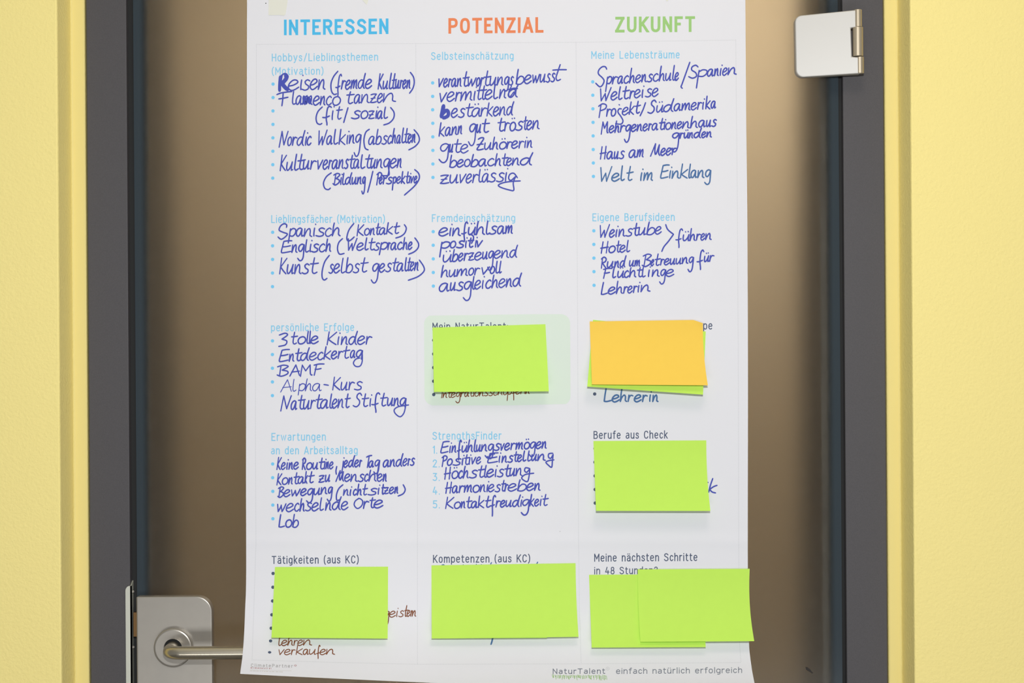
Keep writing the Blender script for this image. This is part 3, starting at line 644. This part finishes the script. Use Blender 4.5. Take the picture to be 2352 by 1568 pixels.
WRITING = """
@blue
A1 Reisen 448,570,715,745,850,955,1058 1165,1142 128,215
A1 ~40 470,985 462,1080 460,1165
A1 ~52 540,960 545,1010 500,1070 520,1110 560,1150
A1 fremde 1178,1250,1305,1375,1465,1560,1655 1150,1130 112,190,85
A1 Kulturen 1725,1785,1860,1895,1945,2003,2040,2092,2150 1142,1132 105,200
A1 ~ 1210,916 1155,985 1122,1075 1128,1170 1160,1214 1194,1206
A1 ~ 2142,930 2182,990 2192,1065 2172,1140 2132,1198
@blue
A1 ~ 425,1216 480,1195 560,1182 618,1176
A1 ~ 506,1200 500,1280 490,1360
A1 ~ 450,1272 510,1262 568,1250
A1 lamenco 612,665,755,890,980,1055,1135,1250 1342,1350 112,165
A1 ~50 775,1250 790,1320 830,1270 850,1320
A1 tanzen 1310,1415,1508,1622,1715,1790,1965 1335,1305 112,158
@blue
A1 ~ 1010,1375 955,1432 930,1510 942,1580 980,1600 1004,1586
A1 fit 1010,1120,1180,1245 1538,1530 115,165,75
A1 ~ 1340,1385 1312,1480 1285,1575
A1 sozial 1380,1500,1600,1685,1712,1792,1838 1525,1522 100,145
A1 ~ 1888,1382 1932,1445 1926,1520 1872,1580 1800,1606
@blue
A2 Nordic 455,558,618,680,778,808,875 360,352 110,190
A2 Walking 945,1060,1146,1222,1312,1352,1430,1512 352,325 110,190,170
A2 ~ 1615,150 1568,190 1545,290 1560,390 1600,415
A2 abschalten 1600,1692,1770,1847,1905,1960,2022,2058,2107,2160,2215 345,318 105,190
A2 ~ 2190,155 2245,225 2256,300 2205,368 2122,415
@blue
A2 Kultur 465,545,640,682,760,850,930 684,658 112,205
A2 veranstaltungen 938,1015,1085,1130,1218,1290,1348,1408,1492,1552,1628,1702,1790,1880,1970,2038 660,642 115,175
A2 ~ 1852,600 1868,690 1866,738 1820,748 1770,742
@blue
A2 ~ 1125,710 1062,760 1025,840 1042,908 1085,926 1114,906
A2 Bildung 1140,1232,1258,1300,1385,1455,1520,1570 865,850 90,145,125
A2 ~ 1660,690 1630,820 1593,960
A2 Perspektive 1695,1738,1785,1830,1912,1962,2022,2078,2120,2140,2185,2235 855,835 82,150,85
A2 ~ 2198,668 2250,720 2254,790 2195,880 2066,996
@blue
A3 ~ 548,235 552,205 520,188 475,215 455,270 510,300 560,320 530,360 480,388 440,358
A3 panisch 578,668,772,885,922,1042,1135,1252 352,345 105,165,80
A3 ~ 1415,185 1352,270 1325,370 1342,410 1378,396 1420,358
A3 Kontakt 1452,1545,1622,1690,1738,1832,1920,2002 342,312 85,145
A3 ~ 2065,200 2090,245 2070,308 2020,350 1955,372
@blue
A3 Englisch 478,615,695,780,838,865,965,1052,1130 562,542 100,160,110
A3 ~ 1270,380 1222,430 1205,510 1230,578 1290,570
A3 Weltsprache 1325,1450,1548,1600,1672,1748,1848,1885,1972,2045,2110,2172 532,516 92,155,65
A3 ~ 2200,370 2246,440 2240,500 2190,550 2120,580
@blue
A3 Kunst 458,552,650,745,842,935 835,828 122,210
A3 ~ 1100,595 1040,680 1008,800 1010,885 1036,912 1070,890
A3 selbst 1090,1155,1240,1308,1402,1490,1578 822,812 112,190
A3 gestalten 1648,1740,1820,1900,1965,2062,2097,2137,2192,2255 812,786 105,170,140
A3 ~ 2258,655 2314,740 2316,800 2240,868 2116,915
@blue
A4 3 440,552 368,368 90,170
A4 tolle 602,690,800,836,860,968 338,325 92,158
A4 Kinder 1068,1196,1250,1345,1460,1565,1648 346,335 102,168
@blue
A4 Entdeckertaq 452,580,655,725,840,945,1028,1122,1205,1270,1365,1440,1530 562,505 95,160
A4 ~17 1524,460 1522,560 1495,618 1440,622 1410,580 1440,530 1494,514
@blue
A4 BAMF 420,588,725,888,1032 745,725 90,138
@blue
A4 Alpha 472,620,700,790,880,1005 945,935 95,155,50 13
A4 ~17 1030,856 1060,860 1088,865
A4 Kurs 1140,1245,1342,1418,1528 925,925 105,168,60 18
@blue
A4 Naturtalent 475,602,690,762,852,915,982,1095,1132,1207,1290,1350 1180,1152 112,182
A4 Stiftunq 1402,1510,1608,1640,1745,1842,1927,2003,2090 1140,1125 100,170,80
A4 ~17 2085,1110 2060,1220 2010,1270 1950,1230 1935,1180 1990,1140 2120,1118
@blue
A5 Keine 422,478,540,575,637,712 606,596 85,160
A5 Routine 742,800,882,960,1022,1052,1097,1158 602,592 85,145
A5 ~ 1196,565 1185,620 1190,665
A5 jeder 1235,1282,1342,1420,1482,1520 578,566 85,142,105
A5 Tag 1560,1602,1677,1752 582,560 80,150
A5 ~ 1740,520 1728,600 1715,690
A5 anders 1787,1877,1952,2042,2105,2137,2202 575,546 88,158
@blue
A5 Kontakt 422,487,572,635,692,782,822,888 802,772 85,148
A5 zu 960,1042,1118 768,756 88,140
A5 Uenschen 1180,1292,1372,1467,1547,1605,1712,1787,1845 756,752 92,140
@blue
A5 Bewegung 430,512,602,727,812,897,988,1078,1145 962,912 85,132,95
A5 ~ 1275,800 1222,850 1192,930 1198,1000 1238,990
A5 nicht 1277,1355,1402,1455,1520,1575 937,930 75,142
A5 sitzen 1592,1716,1765,1802,1867,1937,1992 930,906 80,128
A5 ~ 2050,800 2076,860 2050,915 1985,945
@blue
A5 wechselnde 422,542,647,718,787,872,967,1047,1132,1250,1350 1148,1115 100,162
A5 Orte 1412,1530,1610,1672,1800 1108,1090 95,132
@blue
A5 Lob 448,532,622,708 1345,1342 95,165
@brown
A6 geistern 1692,1747,1822,1850,1912,1945,1985,2003,2055 822,812 65,128,95 11
@brown
A6 lehren 487,525,595,660,707,772,875 1146,1140 60,105,50 11
@brown
A6 verkaufen 490,557,632,690,767,837,922,960,1032,1138 1247,1245 60,105,45 11
@blue
B1 verantwortungs 312,382,442,482,557,622,687,802,857,892,977,1072,1162,1230,1288 1118,1088 105,195,75
B1 bewuss 1312,1422,1522,1622,1702,1760,1825 1082,1045 105,190
B1 ~ 1886,830 1852,930 1832,1000 1850,1036 1890,1020
B1 ~ 1790,902 1870,896 1965,896
@blue
B1 vermitteln 328,427,532,602,762,802,862,917,1017,1102,1200 1312,1258 115,178
B1 d 1212,1335 1258,1245 105,150
B1 ~20 1225,1150 1290,1135 1335,1138
B1 ~15 1260,1105 1225,1180 1235,1245 1290,1180
@blue
B1 ~52 385,1360 372,1430 358,1500
B1 ~46 365,1470 420,1420 446,1440 440,1490 385,1518
B1 estärkend 482,572,662,737,857,942,1022,1102,1192,1285 1508,1475 110,168
@blue
B2 kann 325,402,487,567,632 352,320 105,172
B2 gut 712,807,872,962 302,305 110,175,165
B2 trösten 1072,1162,1228,1312,1408,1452,1527,1628 292,256 110,172
@blue
B2 gute 335,457,512,602,712 552,562 105,172,135
B2 Zuhörerin 805,907,1012,1092,1192,1257,1347,1418,1457,1535 530,492 90,158
@blue
B2 beobachtend 458,557,647,732,832,947,1045,1130,1192,1267,1367,1530 748,716 92,155
@blue
B2 zuverlässi 338,462,582,672,752,827,872,962,1062,1167,1220 962,928 110,162 18
B2 ~18 1335,885 1290,828 1240,840 1222,890 1250,920 1300,880 1312,870 1312,870 1282,950 1288,1045 1230,1042 1130,1012 1090,982 1150,950 1260,932 1372,926
@blue
B3 einfühlsam 322,452,497,612,692,802,922,968,1072,1177,1282 348,312 100,170,75 20
B3 ~20 730,320 765,345 770,380 745,440
@blue
B3 positi 340,465,547,655,690,782,812 508,485 85,122,105 20
B3 v 805,882 488,485 80,120 20
@blue
B3 überzeugend 368,492,572,642,702,782,882,957,1032,1127,1232,1338 682,612 95,152,150
@blue
B3 humorvoll 352,452,552,702,777,867,977,1047,1095,1125 878,820 90,152
@blue
B3 ausgleichend 324,467,547,642,747,782,870,922,1004,1092,1187,1272,1390 1060,988 105,165,135
@brown
B4 Integrationsschöpferin 352,1490 1195,1140 62,92,75 12
@blue
B5 Einfühlungsvermögen 345,452,487,555,612,692,767,802,867,952,1032,1112,1167,1242,1312,1412,1492,1572,1647,1718 392,328 85,152,100
@blue
B5 Positive 352,427,502,612,642,702,737,802,872 558,526 82,130
B5 Einstellun 948,1087,1132,1207,1282,1332,1397,1457,1512,1592,1705 520,484 82,130
B5 ~18 1790,395 1740,402 1735,445 1765,460 1795,410 1795,410 1785,500 1775,575 1730,545 1702,510 1740,490 1805,480
B5 ~ 920,425 960,460 1000,410 1040,405
@blue
B5 Höchstleistun 385,482,572,635,712,822,900,937,1037,1072,1162,1232,1312,1405 727,680 95,152
B5 ~18 1490,590 1440,582 1428,620 1455,640 1495,595 1495,595 1485,690 1465,758 1420,745 1390,710 1440,668 1545,652
@blue
B5 Harmoniestreben 400,492,577,647,757,852,930,957,1042,1120,1167,1212,1332,1452,1552,1638 907,868 90,142
@blue
B5 Kontaktfreudigkeit 408,517,607,670,737,827,912,980,1052,1112,1182,1267,1367,1392,1492,1552,1617,1650,1720 1107,1066 82,148,115
@blue
C1 ~ 355,890 340,860 300,858 255,900 250,950 300,1000 322,1040 300,1095 265,1115 215,1070
C1 prachenschule 348,422,492,572,645,722,802,872,947,1028,1107,1192,1228,1288 1085,1026 95,190,95
C1 ~ 1425,800 1375,940 1325,1080 1312,1115 1328,1135
C1 ~ 1530,860 1500,838 1455,860 1450,900 1500,935 1510,980 1460,1005 1410,985
C1 panien 1520,1645,1737,1802,1842,1912,2035 990,955 90,155,140
@blue
C1 Weltreise 258,407,497,552,645,707,797,847,937,1028 1300,1230 100,165
@blue
C1 Pro 235,347,407,480 1500,1490 95,165
C1 ~ 545,1400 515,1400 500,1440 540,1500 565,1555 540,1595 470,1590
C1 ~ 515,1345 520,1350
C1 ekt 552,642,712,772 1480,1455 92,160
C1 ~ 855,1320 825,1405 785,1490
C1 Südamerika 880,987,1082,1217,1317,1437,1517,1577,1625,1692,1768 1452,1388 90,162
@blue
C2 Mehrgenerationenhaus 282,382,457,522,592,667,742,817,887,932,1022,1082,1107,1187,1257,1327,1430,1532,1632,1702,1772 312,222 85,148,135 19
@blue
C2 gründen 1192,1292,1342,1412,1472,1572,1637,1715 382,362 70,122,170 19
@blue
C2 Haus 260,352,447,512,588 648,636 95,162
C2 am 637,742,838 625,616 98,160
C2 Ueer 915,1047,1117,1187,1262 602,585 88,160
@teal
C2 Welt 262,417,527,602,682 938,915 95,188 19
C2 im 780,827,958 920,918 100,170 19
C2 Einklang 1045,1152,1192,1300,1402,1432,1522,1617,1700 892,880 95,178,90 19
@blue
C3 Weinstube 255,387,462,507,597,690,762,865,977,1068 425,370 92,162
C3 ~ 1115,255 1142,320 1215,380 1215,380 1150,470 1092,540 1065,600
C3 führen 1240,1327,1422,1502,1562,1622,1712 468,446 80,155,85
@blue
C3 Hotel 268,377,470,522,602,672 622,600 85,148
@blue
C3 Rund 275,357,452,522,602 815,798 80,142
C3 um 642,712,792 792,790 76,130
C3 Betreuung 805,922,967,1042,1092,1167,1242,1322,1407,1478 792,748 76,155,110
C3 für 1512,1602,1672,1738 748,720 76,160,90
@blue
C3 Flüchtlinge 300,422,487,577,645,740,802,880,937,1042,1117,1230 942,915 85,122,100
@blue
C3 Lehrerin 282,372,475,567,622,692,747,792,925 1157,1112 85,160
@teal
C4 Lehrerin 318,422,525,622,707,807,895,942,1028 1246,1240 85,168 20
@blue
C5 ~ 1720,720 1692,800 1668,895
C5 ~ 1775,808 1730,825 1680,860 1680,860 1712,893 1756,905
C5 ~ 1652,768 1658,771
@teal
B6 ~18 897,1055 888,1095 877,1130
@teal
B6 ~14 1405,200 1396,216
@teal
B6 ~14 882,205 874,220
@teal
B6 ~14 320,236 335,230 348,236
@teal
B6 ~10 560,232 562,228
@teal
B6 ~10 712,222 706,232
@teal
B6 ~10 765,230 768,226
"""
ink, colour = None, None
def flush():
    if ink: ink.build('handwritten_line', M[colour], {'blue': None, 'teal': 'greyish blue handwriting', 'brown': 'thin brown handwriting'}[colour])
for line in WRITING.strip().split('\n'):
    if line[0] == '@':
        flush(); ink, colour = Ink(True), line[1:]; continue
    q = line.split()
    if q[1][0] == '~': trace(ink, q[0], ' '.join(q[2:]), float(q[1][1:]) if len(q[1]) > 1 else 18.5)
    else:
        fl_ = lambda s: [float(x) for x in s.split(',')]
        hand(ink, q[0], q[1], fl_(q[2]), fl_(q[3]), fl_(q[4]), float(q[5]) if len(q) > 5 else 18.5)
flush()

# ------------------------------------------------------------------ sticky notes
def note(label, m, corners, lift, base=0.0006, right_bow=0.0, left_bow=0.0, fold=False):
    """sheet stuck along its top, its lower edge curling away from the poster"""
    (ax, ay), (bx, by), (cx, cy), (dx, dy) = corners
    nu, nv = 24, 28; vs, fs, bot = [], [], []
    for j in range(nv + 1):
        t = j / nv
        for i in range(nu + 1):
            u = i / nu
            bow = (right_bow * u + left_bow * (1 - u)) * 4 * t * (1 - t)
            x = (ax + (bx - ax) * u) * (1 - t) + (dx + (cx - dx) * u) * t + bow
            y = (ay + (by - ay) * u) * (1 - t) + (dy + (cy - dy) * u) * t
            d = base + lift * max(0.0, (t - 0.12) / 0.88) ** 1.7
            if fold:                                     # bent corner of the top edge
                s_ = (x - 1592.5) / 127.0 * 127.0; e = 734.5 + max(0.0, s_) * 0.33
                k = max(0.0, 1 - max(0.0, y - e) / 10) if s_ > 0 else 0
                if s_ > 0 and y < e: y = e; 
                d += 0.002 * k * min(1, max(0, s_) / 22)
            vs.append(at(x, y, pd(x, y) + d))
    o = obj('sticky_note', *sheet(vs, nu, nv, 0.00012), m, smooth=True)
    return tag(o, label, 'sticky note', 'sticky notes on the poster')
def through(m, share):
    """thin coloured paper lets some light through"""
    nt = m.node_tree; b = nt.nodes['Principled BSDF']; out = nt.nodes['Material Output']
    t = nt.nodes.new('ShaderNodeBsdfTranslucent'); x = nt.nodes.new('ShaderNodeMixShader'); x.inputs[0].default_value = share
    t.inputs[0].default_value = b.inputs['Base Color'].default_value
    nt.links.new(b.outputs[0], x.inputs[1]); nt.links.new(t.outputs[0], x.inputs[2]); nt.links.new(x.outputs[0], out.inputs[0])
    return m
G, O = through(M['green'], 0.12), through(M['orange'], 0.03)
note('green sticky note on the pale green field in the middle column', G, [(993.4, 752), (1252.8, 744.3), (1260.6, 898.4), (996.8, 899.8)], 0.018)
note('tilted green sticky note mostly hidden under the orange note', G, [(1362, 734.3), (1621, 761), (1614.8, 906), (1348.8, 887.5)], 0.016)
note('orange sticky note with a bent corner on top of a green one', O, [(1354.5, 738), (1614.5, 734.2), (1626, 884.6), (1359.5, 882.7)], 0.019, base=0.0022, right_bow=-3.5, fold=True)
note('green sticky note under the subheading Berufe aus Check', G, [(1363, 1012.5), (1622.3, 1011), (1631.8, 1173), (1369, 1172.8)], 0.018, right_bow=-2.6)
note('green sticky note under the subheading Tätigkeiten, over brown handwriting', G, [(631.6, 1301.7), (891.4, 1301), (890.4, 1466), (623.5, 1464)], 0.011)
note('lower of two overlapping green notes under Kompetenzen, on the Tätigkeiten side', G, [(991, 1298), (1253, 1294), (1256.5, 1464.3), (991.6, 1465.8)], 0.011)
note('upper of two overlapping green notes under Kompetenzen, on the Schritte side', G, [(1070, 1296.8), (1322, 1293), (1329, 1462), (1071, 1465.1)], 0.0113, base=0.0008, right_bow=-1.5)
note('lower of two green notes under Meine nächsten Schritte, fully on the poster', G, [(1353, 1319.7), (1612, 1318), (1621, 1485.6), (1359, 1486.7)], 0.011)
note('upper green note under Meine nächsten Schritte, jutting past the poster edge', G, [(1464.7, 1307), (1722, 1305.7), (1732.5, 1472), (1471, 1473.7)], 0.013, base=0.0020, right_bow=-5.0, left_bow=-1.5)

# ------------------------------------------------------------------ strips of masking tape holding the top of the poster
def tape(label, pts_front):
    pts = [(x, max(y, -69.0)) for x, y in pts_front]
    o = obj('masking_tape', *slab([at(x, y, pd(x, y) + 0.0005) for x, y in pts], [at(x, y, pd(x, y) + 0.00025) for x, y in pts]), M['tape'])
    return tag(o, label, 'tape', 'tape strips at the top of the poster')
tape('wide cream tape strip above the heading INTERESSEN', [(617, -69), (617, 5), (616.6, 34), (618, 35), (640, 34.5), (652.5, 36), (656, 33), (658, 20), (661, 0), (664, -69)])
tape('pointed cream tape end above the gap between INTERESSEN and POTENZIAL', [(824, -69), (829, -20), (832.5, 0), (839, 7.5), (842.5, 10.8), (846, 0), (850, -20), (852, -69)])
tape('tiny cream tape tip above the heading ZUKUNFT', [(1522, -69), (1526, -10), (1529, 0), (1532, 3.6), (1535.5, 0), (1538, -10), (1541, -69)])
